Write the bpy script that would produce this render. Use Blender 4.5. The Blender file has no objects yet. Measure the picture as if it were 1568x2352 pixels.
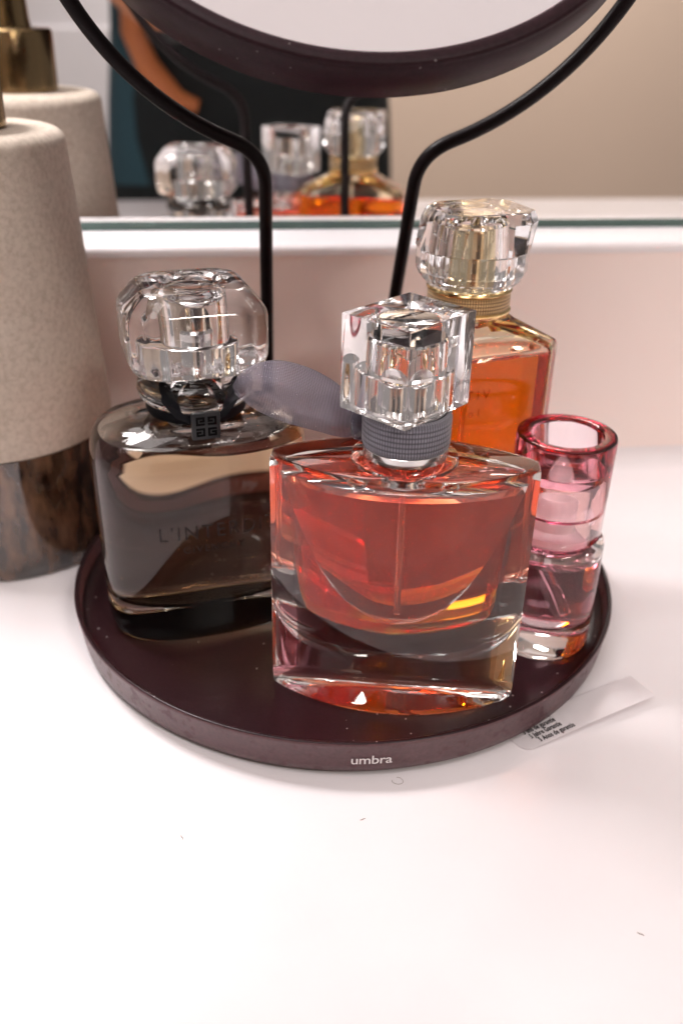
import bpy, bmesh, math, random
from math import sin, cos, pi, radians as RAD, sqrt, atan2, hypot
from mathutils import Vector, Matrix
random.seed(7)
sc = bpy.context.scene
col = sc.collection
S = 0.01                                   # everything below is written in centimetres

# ------------------------------------------------------------------ camera
CF, CP, CY, CR = 2.164, 0.5049, 0.1393, 0.0238
CPOS = Vector((-3.725, -25.786, 17.462))
fwd = Vector((sin(CY) * cos(CP), cos(CY) * cos(CP), -sin(CP)))
rt = Vector((cos(CY), -sin(CY), 0)); up = rt.cross(fwd)
r2 = cos(CR) * rt + sin(CR) * up; u2 = -sin(CR) * rt + cos(CR) * up
cam = bpy.data.objects.new('camera', bpy.data.cameras.new('camera')); col.objects.link(cam)
M = Matrix((r2, u2, -fwd)).transposed().to_4x4(); M.translation = CPOS * S
cam.matrix_world = M
cam.data.sensor_fit = 'HORIZONTAL'; cam.data.sensor_width = 24
cam.data.lens = 24 * CF * 1000 / 1568
cam.data.clip_start = 0.005; cam.data.clip_end = 50
cam.data.dof.use_dof = True
cam.data.dof.focus_distance = (Vector((0.5, -6.3, 6.5)) - CPOS).dot(fwd) * S
cam.data.dof.aperture_fstop = 11.0
sc.camera = cam

# ------------------------------------------------------------------ world, lamps and added fills, exposure
w = bpy.data.worlds.new('World'); sc.world = w; w.use_nodes = True
w.node_tree.nodes['Background'].inputs[0].default_value = (1.0, 0.90, 0.88, 1)
w.node_tree.nodes['Background'].inputs[1].default_value = 0.3


def area(name, loc, target, sx, sy, watt, colr):
    l = bpy.data.lights.new(name, 'AREA'); l.shape = 'RECTANGLE'; l.size = sx * S; l.size_y = sy * S
    l.energy = watt; l.color = colr
    o = bpy.data.objects.new(name, l); col.objects.link(o); o.location = Vector(loc) * S
    o.rotation_euler = (Vector(target) - Vector(loc)).to_track_quat('-Z', 'Y').to_euler()
    return o


area('ceiling_lamp', (-34, -52, 122), (0, 0, 0), 62, 62, 5.6, (1.0, 0.945, 0.935))
area('ceiling_panel_lamp', (14, -50, 149), (14, -50, 0), 150, 150, 3.2, (1.0, 0.965, 0.985))  # added unseen fill, brightens the ceiling seen in the vanity mirror
area('room_lamp', (50, -120, 120), (40, -170, 20), 30, 30, 25, (1.0, 0.93, 0.88))  # added unseen fill, lifts the rear wall seen in the wall mirror
area('vanity_lamp', (-21, 8.6, 42), (0, -8, 0), 7, 6, 1.75, (1.0, 0.95, 0.945))
sc.view_settings.view_transform = 'Standard'; sc.view_settings.look = 'None'
sc.view_settings.exposure = -0.2; sc.view_settings.gamma = 1.0
sc.view_settings.use_curve_mapping = False
sc.render.engine = 'CYCLES'
cy = sc.cycles
cy.max_bounces = 28; cy.transmission_bounces = 28; cy.glossy_bounces = 12; cy.diffuse_bounces = 5
cy.transparent_max_bounces = 16; cy.volume_bounces = 0
cy.caustics_reflective = True; cy.caustics_refractive = True
cy.sample_clamp_indirect = 40.0; cy.blur_glossy = 0.0
cy.use_denoising = True
try: cy.denoiser = 'OPENIMAGEDENOISE'
except Exception: pass


# ------------------------------------------------------------------ materials
def newmat(name):
    m = bpy.data.materials.new(name); m.use_nodes = True
    nt = m.node_tree
    return m, nt, nt.nodes['Principled BSDF'], nt.nodes['Material Output']


def plain(name, c, rough=.5, metal=0., spec=.5, coat=0.):
    m, nt, b, o = newmat(name)
    b.inputs['Base Color'].default_value = (*c, 1); b.inputs['Roughness'].default_value = rough
    b.inputs['Metallic'].default_value = metal; b.inputs['Specular IOR Level'].default_value = spec
    b.inputs['Coat Weight'].default_value = coat
    return m


def noise_col(m_tuple, c1, c2, scale, lo=.4, hi=.6, detail=4, bump=0., bscale=None, dist=.002):
    m, nt, b, o = m_tuple
    tc = nt.nodes.new('ShaderNodeTexCoord')
    n = nt.nodes.new('ShaderNodeTexNoise'); n.inputs['Scale'].default_value = scale; n.inputs['Detail'].default_value = detail
    r = nt.nodes.new('ShaderNodeValToRGB')
    r.color_ramp.elements[0].position = lo; r.color_ramp.elements[0].color = (*c1, 1)
    r.color_ramp.elements[1].position = hi; r.color_ramp.elements[1].color = (*c2, 1)
    nt.links.new(tc.outputs['Object'], n.inputs['Vector']); nt.links.new(n.outputs['Fac'], r.inputs['Fac'])
    nt.links.new(r.outputs['Color'], b.inputs['Base Color'])
    if bump:
        n2 = nt.nodes.new('ShaderNodeTexNoise'); n2.inputs['Scale'].default_value = bscale or scale; n2.inputs['Detail'].default_value = 3
        bp = nt.nodes.new('ShaderNodeBump'); bp.inputs['Strength'].default_value = bump; bp.inputs['Distance'].default_value = dist
        nt.links.new(tc.outputs['Object'], n2.inputs['Vector']); nt.links.new(n2.outputs['Fac'], bp.inputs['Height'])
        nt.links.new(bp.outputs['Normal'], b.inputs['Normal'])
    return tc, r


def glass(name, T=None, d=1.0, ior=1.5, rough=0.0, tint=(1, 1, 1)):
    """clear dielectric; T = colour that survives d centimetres of it"""
    m, nt, b, o = newmat(name)
    b.inputs['Base Color'].default_value = (*tint, 1)
    b.inputs['Transmission Weight'].default_value = 1.0
    b.inputs['IOR'].default_value = ior; b.inputs['Roughness'].default_value = rough
    if T:
        sg = [-math.log(t) / (d * S) for t in T]; den = max(sg)
        v = nt.nodes.new('ShaderNodeVolumeAbsorption')
        v.inputs['Color'].default_value = (*[1 - s / den for s in sg], 1); v.inputs['Density'].default_value = den
        nt.links.new(v.outputs[0], o.inputs['Volume'])
    return m


def liquid(name, T, d=1.0, glow=None, glow_mix=0.0, ior=1.36, outer=1.5):
    """perfume that wets its glass: walls refract glass-to-liquid, the open surface liquid-to-air"""
    m = glass(name, T, d, ior); nt = m.node_tree
    at = nt.nodes.new('ShaderNodeAttribute'); at.attribute_name = 'open_surface'
    mr = nt.nodes.new('ShaderNodeMapRange'); mr.inputs[3].default_value = ior / outer; mr.inputs[4].default_value = ior
    nt.links.new(at.outputs['Fac'], mr.inputs[0]); nt.links.new(mr.outputs[0], nt.nodes['Principled BSDF'].inputs['IOR'])
    if glow_mix:   # diffuse share added to imitate light glowing in the clear liquid
        df = nt.nodes.new('ShaderNodeBsdfDiffuse'); tl = nt.nodes.new('ShaderNodeBsdfTranslucent')
        df.inputs[0].default_value = (*glow, 1); tl.inputs[0].default_value = (*glow, 1)
        m1 = nt.nodes.new('ShaderNodeMixShader'); m2 = nt.nodes.new('ShaderNodeMixShader'); m2.inputs[0].default_value = glow_mix
        nt.links.new(df.outputs[0], m1.inputs[1]); nt.links.new(tl.outputs[0], m1.inputs[2])
        nt.links.new(nt.nodes['Principled BSDF'].outputs[0], m2.inputs[1]); nt.links.new(m1.outputs[0], m2.inputs[2])
        nt.links.new(m2.outputs[0], nt.nodes['Material Output'].inputs['Surface'])
    return m


def pour(name, rings, mat, parent, smooth=45):
    """liquid body; its last cap is the open surface"""
    o = obj(name, loft(bmesh.new(), rings), mat, parent, smooth)
    a = o.data.attributes.new('open_surface', 'FLOAT', 'FACE')
    a.data[len(o.data.polygons) - 1].value = 1.0
    return o


def painted_metal(name, base, rough, dust=0.0, blot=False, spec=.13):
    mt = newmat(name); m, nt, b, o = mt
    b.inputs['Roughness'].default_value = rough; b.inputs['Specular IOR Level'].default_value = spec
    tc, r = noise_col(mt, [c * .85 for c in base], [c * 1.25 for c in base], 900, .35, .7, 3, .12, 2500, .0003)
    if dust:
        v = nt.nodes.new('ShaderNodeTexVoronoi'); v.inputs['Scale'].default_value = 330
        v.inputs['Randomness'].default_value = 1
        lt = nt.nodes.new('ShaderNodeMath'); lt.operation = 'LESS_THAN'; lt.inputs[1].default_value = .075
        n = nt.nodes.new('ShaderNodeTexNoise'); n.inputs['Scale'].default_value = 45
        gt = nt.nodes.new('ShaderNodeMath'); gt.operation = 'GREATER_THAN'; gt.inputs[1].default_value = .52
        mu = nt.nodes.new('ShaderNodeMath'); mu.operation = 'MULTIPLY'
        mu2 = nt.nodes.new('ShaderNodeMath'); mu2.operation = 'MULTIPLY'; mu2.inputs[1].default_value = dust
        mx = nt.nodes.new('ShaderNodeMix'); mx.data_type = 'RGBA'
        mx.inputs[7].default_value = (.55, .48, .48, 1)
        L = nt.links.new
        L(tc.outputs['Object'], v.inputs['Vector']); L(tc.outputs['Object'], n.inputs['Vector'])
        L(v.outputs['Distance'], lt.inputs[0]); L(n.outputs['Fac'], gt.inputs[0])
        L(lt.outputs[0], mu.inputs[0]); L(gt.outputs[0], mu.inputs[1]); L(mu.outputs[0], mu2.inputs[0])
        L(mu2.outputs[0], mx.inputs[0]); L(r.outputs['Color'], mx.inputs[6]); L(mx.outputs[2], b.inputs['Base Color'])
    if blot:
        n = nt.nodes.new('ShaderNodeTexNoise'); n.inputs['Scale'].default_value = 300; n.inputs['Detail'].default_value = 2
        rr_ = nt.nodes.new('ShaderNodeMapRange'); rr_.inputs[1].default_value = .56; rr_.inputs[2].default_value = .66
        rr_.inputs[3].default_value = rough; rr_.inputs[4].default_value = rough + .22
        nt.links.new(tc.outputs['Object'], n.inputs['Vector']); nt.links.new(n.outputs['Fac'], rr_.inputs[0])
        nt.links.new(rr_.outputs[0], b.inputs['Roughness'])
    return m


def cloth_mesh(name, c, nu, nv, alpha, sheen=.3, metal=0., c2=None, rough=.55):
    """woven cloth driven by the mesh's own UV map"""
    m, nt, b, o = newmat(name)
    tc = nt.nodes.new('ShaderNodeTexCoord'); sp = nt.nodes.new('ShaderNodeSeparateXYZ')
    nt.links.new(tc.outputs['UV'], sp.inputs[0])
    fs = []
    for k, n in ((0, nu), (1, nv)):
        a = nt.nodes.new('ShaderNodeMath'); a.operation = 'MULTIPLY'; a.inputs[1].default_value = 2 * pi * n
        s = nt.nodes.new('ShaderNodeMath'); s.operation = 'SINE'
        nt.links.new(sp.outputs[k], a.inputs[0]); nt.links.new(a.outputs[0], s.inputs[0]); fs.append(s)
    pr0 = nt.nodes.new('ShaderNodeMath'); pr0.operation = 'MULTIPLY'
    pr = nt.nodes.new('ShaderNodeMath'); pr.operation = 'ABSOLUTE'
    nt.links.new(fs[0].outputs[0], pr0.inputs[0]); nt.links.new(fs[1].outputs[0], pr0.inputs[1]); nt.links.new(pr0.outputs[0], pr.inputs[0])
    mr = nt.nodes.new('ShaderNodeMapRange'); mr.inputs[1].default_value = 0; mr.inputs[2].default_value = .8
    nt.links.new(pr.outputs[0], mr.inputs[0])
    mx = nt.nodes.new('ShaderNodeMix'); mx.data_type = 'RGBA'
    mx.inputs[6].default_value = (*(c2 or [q * .35 for q in c]), 1); mx.inputs[7].default_value = (*c, 1)
    nt.links.new(mr.outputs[0], mx.inputs[0]); nt.links.new(mx.outputs[2], b.inputs['Base Color'])
    bp = nt.nodes.new('ShaderNodeBump'); bp.inputs['Strength'].default_value = .6; bp.inputs['Distance'].default_value = .0003
    nt.links.new(mr.outputs[0], bp.inputs['Height']); nt.links.new(bp.outputs['Normal'], b.inputs['Normal'])
    b.inputs['Roughness'].default_value = rough; b.inputs['Metallic'].default_value = metal
    b.inputs['Sheen Weight'].default_value = sheen
    if alpha < 1:
        al = nt.nodes.new('ShaderNodeMapRange'); al.inputs[3].default_value = alpha - .12; al.inputs[4].default_value = min(1, alpha + .12)
        fd = nt.nodes.new('ShaderNodeMapRange'); fd.inputs[1].default_value = .25; fd.inputs[2].default_value = 1.0; fd.inputs[3].default_value = 1.0; fd.inputs[4].default_value = .42
        am = nt.nodes.new('ShaderNodeMath'); am.operation = 'MULTIPLY'
        nt.links.new(sp.outputs[0], fd.inputs[0]); nt.links.new(fd.outputs[0], am.inputs[0]); nt.links.new(al.outputs[0], am.inputs[1])
        nt.links.new(mr.outputs[0], al.inputs[0]); nt.links.new(am.outputs[0], b.inputs['Alpha'])
    return m


MT = {}
MT['counter'] = newmat('white_quartz'); noise_col(MT['counter'], (.80, .765, .78), (.83, .795, .81), 25, .35, .65, 5)
MT['counter'][2].inputs['Roughness'].default_value = .32
MT['counter'] = MT['counter'][0]
MT['splash'] = plain('beige_backsplash', (.93, .81, .765), .4)  # warm bounce light on a white upstand, put into the base colour
MT['wall'] = newmat('beige_paint'); noise_col(MT['wall'], (.68, .54, .44), (.71, .57, .465), 2.5, .3, .7, 4, .1, 400)
MT['wall'] = MT['wall'][0]
MT['ceiling'] = plain('white_ceiling', (.86, .80, .80), .8)
MT['door'] = plain('white_door_paint', (.78, .76, .79), .45)
MT['floor'] = plain('grey_floor', (.30, .26, .24), .5)
MT['mirror'] = plain('silvered_mirror', (.90, .90, .89), .0, 1.0)
MT['vmirror'] = plain('silvered_mirror_clean', (.90, .89, .90), .02, 1.0)
MT['edge'] = plain('green_glass_edge', (.05, .10, .085), .25, 0, .6)
MT['tray'] = painted_metal('plum_tray_paint', (.015, .004, .006), .30, .9, False, .22)
MT['trayside'] = painted_metal('plum_rim_paint', (.095, .040, .046), .36, 0, True, .6)  # lighter than the tray floor: counter reflection put into the colour
MT['frame'] = painted_metal('plum_frame_paint', (.020, .007, .010), .42, .4, False, .14)
MT['rod'] = painted_metal('plum_rod_paint', (.006, .003, .0035), .42)
MT['white_ink'] = plain('white_ink', (.85, .80, .80), .5)
MT['glass'] = glass('clear_glass', (.975, .985, .98), 3, 1.56)
MT['crystal'] = glass('clear_cap_acrylic', (.98, .975, .98), 3, 1.49)
MT['thickglass'] = glass('thick_bottle_glass', (.965, .975, .965), 3, 1.51)
MT['peach'] = liquid('peach_perfume', (.94, .64, .38), 3.6)
MT['coral'] = liquid('coral_perfume', (.98, .36, .20), 1.9, (.96, .20, .07), .11)
MT['orange'] = liquid('orange_perfume', (.99, .42, .03), 1.8, (.99, .27, .012), .15)
MT['mauve'] = liquid('mauve_perfume', (.78, .38, .46), 2.6, (.75, .38, .44), .10)
MT['pinkacr'] = glass('pink_acrylic', (.95, .45, .54), 2.8, 1.49)
MT['pinkrim'] = glass('crimson_acrylic_rim', (.62, .03, .10), .10, 1.49)  # crimson edge glow of the pink acrylic, painted as a dyed layer
MT['white_plastic'] = plain('white_sprayer_plastic', (.86, .82, .84), .25)
MT['goldglass'] = glass('warm_bottle_glass', (.95, .76, .32), 1.6, 1.51)  # yellow tint imitates collar and liquid reflected in clear glass
MT['plastic'] = glass('clear_plastic_sleeve', (.9, .9, .9), 2, 1.47, .04)
MT['tube'] = glass('dip_tube_plastic', (.93, .9, .88), 1, 1.40, .08)
MT['silver'] = plain('silver_metal', (.80, .79, .78), .14, 1.)
MT['gold'] = plain('gold_metal', (.86, .63, .30), .16, 1.)
MT['goldpale'] = plain('pale_gold_metal', (.90, .78, .52), .2, 1.)
MT['bronze'] = plain('antique_brass', (.30, .21, .11), .22, 1.)
MT['blackrib'] = plain('black_satin', (.004, .004, .006), .6, 0, .12)
MT['tag'] = plain('black_enamel', (.022, .024, .027), .35, 0, .35)
MT['tagmark'] = plain('black_gloss_mark', (.002, .002, .0025), .5, 0, .1)
MT['etch'] = newmat('dark_etched_ink')
MT['etch'][2].inputs['Base Color'].default_value = (.012, .008, .010, 1); MT['etch'][2].inputs['Roughness'].default_value = .5
MT['etch'][2].inputs['Alpha'].default_value = .9; MT['etch'] = MT['etch'][0]
MT['redink'] = plain('dark_red_ink', (.16, .02, .005), .5)
MT['organza'] = cloth_mesh('lilac_grey_organza', (.50, .46, .56), 46, 27, .70, .4, .45, (.10, .09, .13), .34)
MT['grosgrain'] = cloth_mesh('grey_grosgrain', (.25, .24, .29), 48, 13, 1, .3, 0, (.045, .045, .06))
MT['goldweave'] = cloth_mesh('gold_woven_thread', (.80, .56, .28), 50, 5, 1, .2, .75, (.16, .09, .035), .35)
MT['label'] = plain('white_label_film', (.92, .89, .90), .45)
MT['black_ink'] = plain('black_ink', (.01, .01, .012), .6)
MT['hair'] = plain('dark_fibre', (.28, .22, .19), .7)
MT['skin'] = plain('warm_skin', (.45, .17, .075), .5)
MT['darkcloth'] = plain('black_knit', (.006, .009, .010), .95)
MT['teal'] = plain('teal_denim', (.02, .06, .08), .9)
MT['hairhead'] = plain('dark_brown_hair', (.02, .012, .008), .5)
MT['blackplastic'] = plain('black_camera_plastic', (.012, .012, .013), .5)

mt = newmat('speckled_stone'); noise_col(mt, (.42, .35, .285), (.54, .465, .39), 620, .30, .62, 4, .12, 900, .0003)
mt[2].inputs['Roughness'].default_value = .75; MT['stone'] = mt[0]
mt = newmat('brown_glaze'); m_, nt_, b_, o_ = mt
tc_ = nt_.nodes.new('ShaderNodeTexCoord'); mp_ = nt_.nodes.new('ShaderNodeMapping'); mp_.inputs['Scale'].default_value = (1, 1, .35)
n_ = nt_.nodes.new('ShaderNodeTexNoise'); n_.inputs['Scale'].default_value = 210; n_.inputs['Detail'].default_value = 7
r_ = nt_.nodes.new('ShaderNodeValToRGB'); r_.color_ramp.elements[0].position = .36; r_.color_ramp.elements[0].color = (.008, .004, .003, 1)
r_.color_ramp.elements[1].position = .66; r_.color_ramp.elements[1].color = (.15, .080, .045, 1)
for a_, b2_ in ((tc_.outputs['Object'], mp_.inputs[0]), (mp_.outputs[0], n_.inputs['Vector']), (n_.outputs['Fac'], r_.inputs[0]), (r_.outputs[0], b_.inputs['Base Color'])):
    nt_.links.new(a_, b2_)
b_.inputs['Roughness'].default_value = .08; b_.inputs['Specular IOR Level'].default_value = .9; b_.inputs['Coat Weight'].default_value = .6
MT['glaze'] = m_


# ------------------------------------------------------------------ helpers
ROOTZ = {}


def thing(name, label, cat, loc=(0, 0, 0), rz=0, group=None):
    o = bpy.data.objects.new(name, None); col.objects.link(o); o.empty_display_size = .01
    o.location = Vector(loc) * S; o.rotation_euler = (0, 0, rz)
    o['label'] = label; o['category'] = cat
    if group: o['group'] = group
    ROOTZ[o.name] = loc[2]
    return o


def obj(name, bm, mat, parent=None, smooth=35, zoff=None, label=None, flat=False):
    """bm in cm. With a parent thing: x, y local to it, z in world height."""
    me = bpy.data.meshes.new(name)
    z0 = 0
    if parent is not None:
        p = parent
        while p.parent is not None: p = p.parent
        z0 = ROOTZ.get(p.name, 0)
    for v in bm.verts: v.co = Vector((v.co.x * S, v.co.y * S, (v.co.z - z0) * S))
    bm.to_mesh(me); bm.free()
    for m in (mat if isinstance(mat, (list, tuple)) else [mat]): me.materials.append(m)
    if not flat:
        for p in me.polygons: p.use_smooth = True
        me.set_sharp_from_angle(angle=RAD(smooth))
    o = bpy.data.objects.new(name, me); col.objects.link(o)
    if parent is not None: o.parent = parent
    if label: o['label'] = label
    return o


def tag(o, label, cat, group=None):
    o['label'] = label; o['category'] = cat
    if group: o['group'] = group
    return o


def loft(bm, rings, closed=True, cap0=True, cap1=True, flip=False, uv=False):
    """rings: lists of points with equal count, ordered bottom to top, counter-clockwise from above"""
    vs = [[bm.verts.new(p) for p in r] for r in rings]
    n = len(rings[0]); fs = []
    uvl = bm.loops.layers.uv.verify() if uv else None
    for i in range(len(rings) - 1):
        for j in range(n if closed else n - 1):
            k = (j + 1) % n
            q = [vs[i][j], vs[i][k], vs[i + 1][k], vs[i + 1][j]]
            f = bm.faces.new(q[::-1] if flip else q); fs.append(f)
            if uv:
                cc = [(j / n, i / (len(rings) - 1)), ((j + 1) / n, i / (len(rings) - 1)), ((j + 1) / n, (i + 1) / (len(rings) - 1)), (j / n, (i + 1) / (len(rings) - 1))]
                if flip: cc = cc[::-1]
                for l, c in zip(f.loops, cc): l[uvl].uv = c
    if cap0: bm.faces.new(vs[0] if flip else vs[0][::-1])
    if cap1: bm.faces.new(vs[-1][::-1] if flip else vs[-1])
    return bm


def circle(r, z, n=64, cx=0, cy=0): return [(cx + r * cos(2 * pi * i / n), cy + r * sin(2 * pi * i / n), z) for i in range(n)]


def sellipse(a, b, z, e=2.6, n=96, cx=0, cy=0):
    out = []
    for i in range(n):
        t = 2 * pi * i / n; c, s = cos(t), sin(t)
        out.append((cx + a * math.copysign(abs(c) ** (2 / e), c), cy + b * math.copysign(abs(s) ** (2 / e), s), z))
    return out


def lathe(prof, n=64, bm=None, flip=False, cx=0, cy=0, caps=(True, True), uv=False):
    bm = bm or bmesh.new()
    return loft(bm, [circle(r, z, n, cx, cy) for r, z in prof], True, caps[0], caps[1], flip, uv)


def ringlathe(prof, n=96, cx=0, cy=0, bm=None):
    """closed cross-section revolved: prof is a closed loop of (r, z), counter-clockwise in the r-z plane"""
    bm = bm or bmesh.new()
    vs = [[bm.verts.new(p) for p in circle(r, z, n, cx, cy)] for r, z in prof]
    m = len(prof)
    for i in range(m):
        for j in range(n):
            k = (j + 1) % n; a = (i + 1) % m
            bm.faces.new([vs[i][j], vs[i][k], vs[a][k], vs[a][j]])
    bmesh.ops.recalc_face_normals(bm, faces=bm.faces)
    return bm


def tube(path, r, n=16, bm=None, caps=True):
    bm = bm or bmesh.new(); P = [Vector(p) for p in path]; rings = []
    nrm = None
    for i, p in enumerate(P):
        t = (P[min(i + 1, len(P) - 1)] - P[max(i - 1, 0)]).normalized()
        if nrm is None: nrm = t.orthogonal().normalized()
        else: nrm = (nrm - t * nrm.dot(t)).normalized()
        b = t.cross(nrm); rr = r[i] if isinstance(r, (list, tuple)) else r
        rings.append([tuple(p + rr * (cos(2 * pi * k / n) * nrm + sin(2 * pi * k / n) * b)) for k in range(n)])
    return loft(bm, rings, True, caps, caps)


def box(bm, x0, x1, y0, y1, z0, z1, bev=0, seg=2, rot=0, c=(0, 0)):
    vs = []
    for z in (z0, z1):
        for x, y in ((x0, y0), (x1, y0), (x1, y1), (x0, y1)):
            dx, dy = x - c[0], y - c[1]
            vs.append(bm.verts.new((c[0] + dx * cos(rot) - dy * sin(rot), c[1] + dx * sin(rot) + dy * cos(rot), z)))
    F = [bm.faces.new([vs[i] for i in f]) for f in ((3, 2, 1, 0), (4, 5, 6, 7), (0, 1, 5, 4), (1, 2, 6, 5), (2, 3, 7, 6), (3, 0, 4, 7))]
    if bev:
        es = {e for f in F for e in f.edges}
        bmesh.ops.bevel(bm, geom=list(es), offset=bev, segments=seg, profile=.5, affect='EDGES')
    return bm


def bez(p0, p1, p2, n=10):
    return [tuple((1 - t) ** 2 * Vector(p0) + 2 * t * (1 - t) * Vector(p1) + t * t * Vector(p2)) for t in [i / n for i in range(n + 1)]]


def textmesh(s, size, fn, bold=0.0, spacing=1.0, depth=0.0, align='LEFT', cut=.06):
    """letters as thin mesh; fn maps flat (x, y, d) in cm to a 3-D point"""
    cu = bpy.data.curves.new('t', 'FONT'); cu.body = s; cu.size = size; cu.offset = bold; cu.space_character = spacing
    cu.align_x = align; cu.fill_mode = 'FRONT'; cu.resolution_u = 4
    o = bpy.data.objects.new('t', cu); col.objects.link(o)
    dg = bpy.context.evaluated_depsgraph_get(); me = bpy.data.meshes.new_from_object(o.evaluated_get(dg))
    bpy.data.objects.remove(o); bpy.data.curves.remove(cu)
    bm = bmesh.new(); bm.from_mesh(me); bpy.data.meshes.remove(me)
    bmesh.ops.triangulate(bm, faces=bm.faces)
    for _ in range(3):
        es = [e for e in bm.edges if e.calc_length() > cut * 2.2]
        if not es: break
        bmesh.ops.subdivide_edges(bm, edges=es, cuts=1)
        bmesh.ops.triangulate(bm, faces=bm.faces)
    if depth:
        g = bmesh.ops.extrude_face_region(bm, geom=bm.faces[:])
        for v in [q for q in g['geom'] if isinstance(q, bmesh.types.BMVert)]: v.co.z += depth
    for v in bm.verts: v.co = Vector(fn(v.co.x, v.co.y, v.co.z))
    bmesh.ops.recalc_face_normals(bm, faces=bm.faces)
    return bm


def struct(name, bm, mat, **k):
    o = obj(name, bm, mat, **k); o['kind'] = 'structure'; return o


# ------------------------------------------------------------------ setting
YM, YB, ZL = 11.29, 8.75, 9.38
bm = bmesh.new()   # counter: slab with a coved back that runs up into the backsplash
X0, X1 = -110, 110
prof = [(-44.7, -3.6), (-44.7, -.25), (-44.62, -.08), (-44.45, 0)] + [(YB - .75, 0)] + \
       [(YB - .75 + .75 * sin(a), .75 - .75 * cos(a)) for a in [RAD(k) for k in (15, 30, 45, 60, 75)]] + \
       [(YB, .75)]
a_ = [bm.verts.new((X0, y, z)) for y, z in prof]; b_ = [bm.verts.new((X1, y, z)) for y, z in prof]
for i in range(len(prof) - 1): bm.faces.new([a_[i], b_[i], b_[i + 1], a_[i + 1]][::-1])
bmesh.ops.recalc_face_normals(bm, faces=bm.faces)
struct('counter', bm, MT['counter'])
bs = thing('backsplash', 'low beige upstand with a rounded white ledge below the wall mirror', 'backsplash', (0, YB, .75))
def strip(name, prof, mat):
    bm = bmesh.new()
    a_ = [bm.verts.new((X0, y - YB, z)) for y, z in prof]; b_ = [bm.verts.new((X1, y - YB, z)) for y, z in prof]
    for i in range(len(prof) - 1): bm.faces.new([a_[i], a_[i + 1], b_[i + 1], b_[i]])
    bmesh.ops.recalc_face_normals(bm, faces=bm.faces)
    obj(name, bm, mat, bs)
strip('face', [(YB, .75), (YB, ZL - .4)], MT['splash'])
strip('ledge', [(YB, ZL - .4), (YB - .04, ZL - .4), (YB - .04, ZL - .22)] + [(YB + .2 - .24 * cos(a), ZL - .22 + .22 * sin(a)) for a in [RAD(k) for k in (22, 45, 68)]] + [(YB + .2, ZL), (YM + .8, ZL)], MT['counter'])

wm = thing('wall_mirror', 'large frameless wall mirror standing on the white ledge', 'mirror', (0, YM, ZL))
bm = bmesh.new(); box(bm, -100, 100, 0, .3, 9.70, 105); obj('mirror_glass', bm, MT['mirror'], wm, flat=True)
bm = bmesh.new(); box(bm, -100, 100, -.06, .34, ZL + .01, 9.70, .03, 1); obj('glass_edge', bm, MT['edge'], wm, flat=True)

bm = bmesh.new(); box(bm, -130, 130, -185, -180, -85, 130); struct('wall_behind', bm, MT['wall'], flat=True)
bm = bmesh.new(); box(bm, -130, 130, 11.9, 14, -85, 130); struct('wall_front', bm, MT['wall'], flat=True)
bm = bmesh.new(); box(bm, -130, 130, -185, 14, 150, 153); struct('ceiling', bm, MT['ceiling'], flat=True)
bm = bmesh.new(); box(bm, -130, 130, -185, 14, -88, -85); struct('floor', bm, MT['floor'], flat=True)
bm = bmesh.new(); box(bm, -48, -15, -179.8, -177, -85, 110, .5, 2); box(bm, -44, -19, -177, -176.2, 20, 100, .4, 1); box(bm, -44, -19, -177, -176.2, -75, 10, .4, 1)
tag(obj('door', bm, MT['door']), 'white panelled door seen faintly in the wall mirror at far left', 'door')


# ------------------------------------------------------------------ vanity mirror: tray + bent rod stand + tilting round mirror
ZF = .45
vm = thing('vanity_mirror', 'plum metal tabletop mirror on a bent rod stand with a round tray base', 'vanity mirror', (0, 0, 0))
prof = [(0.01, .32), (6.9, .30), (7.0, .02), (7.25, .02), (7.4, .15), (8.10, .15), (8.30, .15), (8.36, .20), (8.40, .42), (8.47, 1.06), (8.50, 1.13), (8.485, 1.19), (8.44, 1.215), (8.38, 1.20), (8.345, 1.15), (8.30, .70), (8.20, .53), (8.02, .46), (7.8, ZF), (.01, ZF)]
bm = lathe(prof, 200)
for f in bm.faces:
    c = f.calc_center_median(); f.material_index = 1 if (hypot(c.x, c.y) > 8.30 and c.z < 1.17) else 0
tr = obj('tray', bm, [MT['tray'], MT['trayside']], vm, 60)
th0 = RAD(-92.6)


def on_rim(x, y, d):
    zz = .50 + y; r = 8.425 + (zz - .42) * .078 + .008 + d
    a = th0 + x / 8.45
    return (r * cos(a), r * sin(a), zz)


obj('lettering', textmesh('umbra', .42, on_rim, .0025, .97, 0, 'CENTER'), MT['white_ink'], tr, flat=True)

SY, SK, SYAW, SCX, SR, SZC = 8.136, -.39, .019, .149, 8.05, 20.608


def splane(u, z):
    cyy = SY + SK * z
    return (SCX + u * cos(SYAW) - cyy * sin(SYAW), u * sin(SYAW) + cyy * cos(SYAW), z)


kk = hypot(1, SK)


def sarc(t): return splane(SR * sin(t), SZC - SR * cos(t) / kk)


zb = 13.35; t1 = math.asin(2.3 / SR)
path = []
for s in (-1, 1):
    leg = [splane(s * (1.95 + .31 * q * zb * .93 / zb), ZF + (zb - .95 - ZF) * q) for q in [i / 12 for i in range(13)]]
    cn = bez(leg[-1], splane(s * 2.27, zb - .02), sarc(s * (t1 + .115)), 10)
    arc = [sarc(s * (t1 + .115 + (pi - t1 - .115) * q / 60)) for q in range(1, 61)]
    half = leg + cn[1:] + arc
    path.append(half)
full = path[0] + path[1][::-1][1:]
obj('stand', tube(full, .205, 18), MT['rod'], vm, 80)

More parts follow.
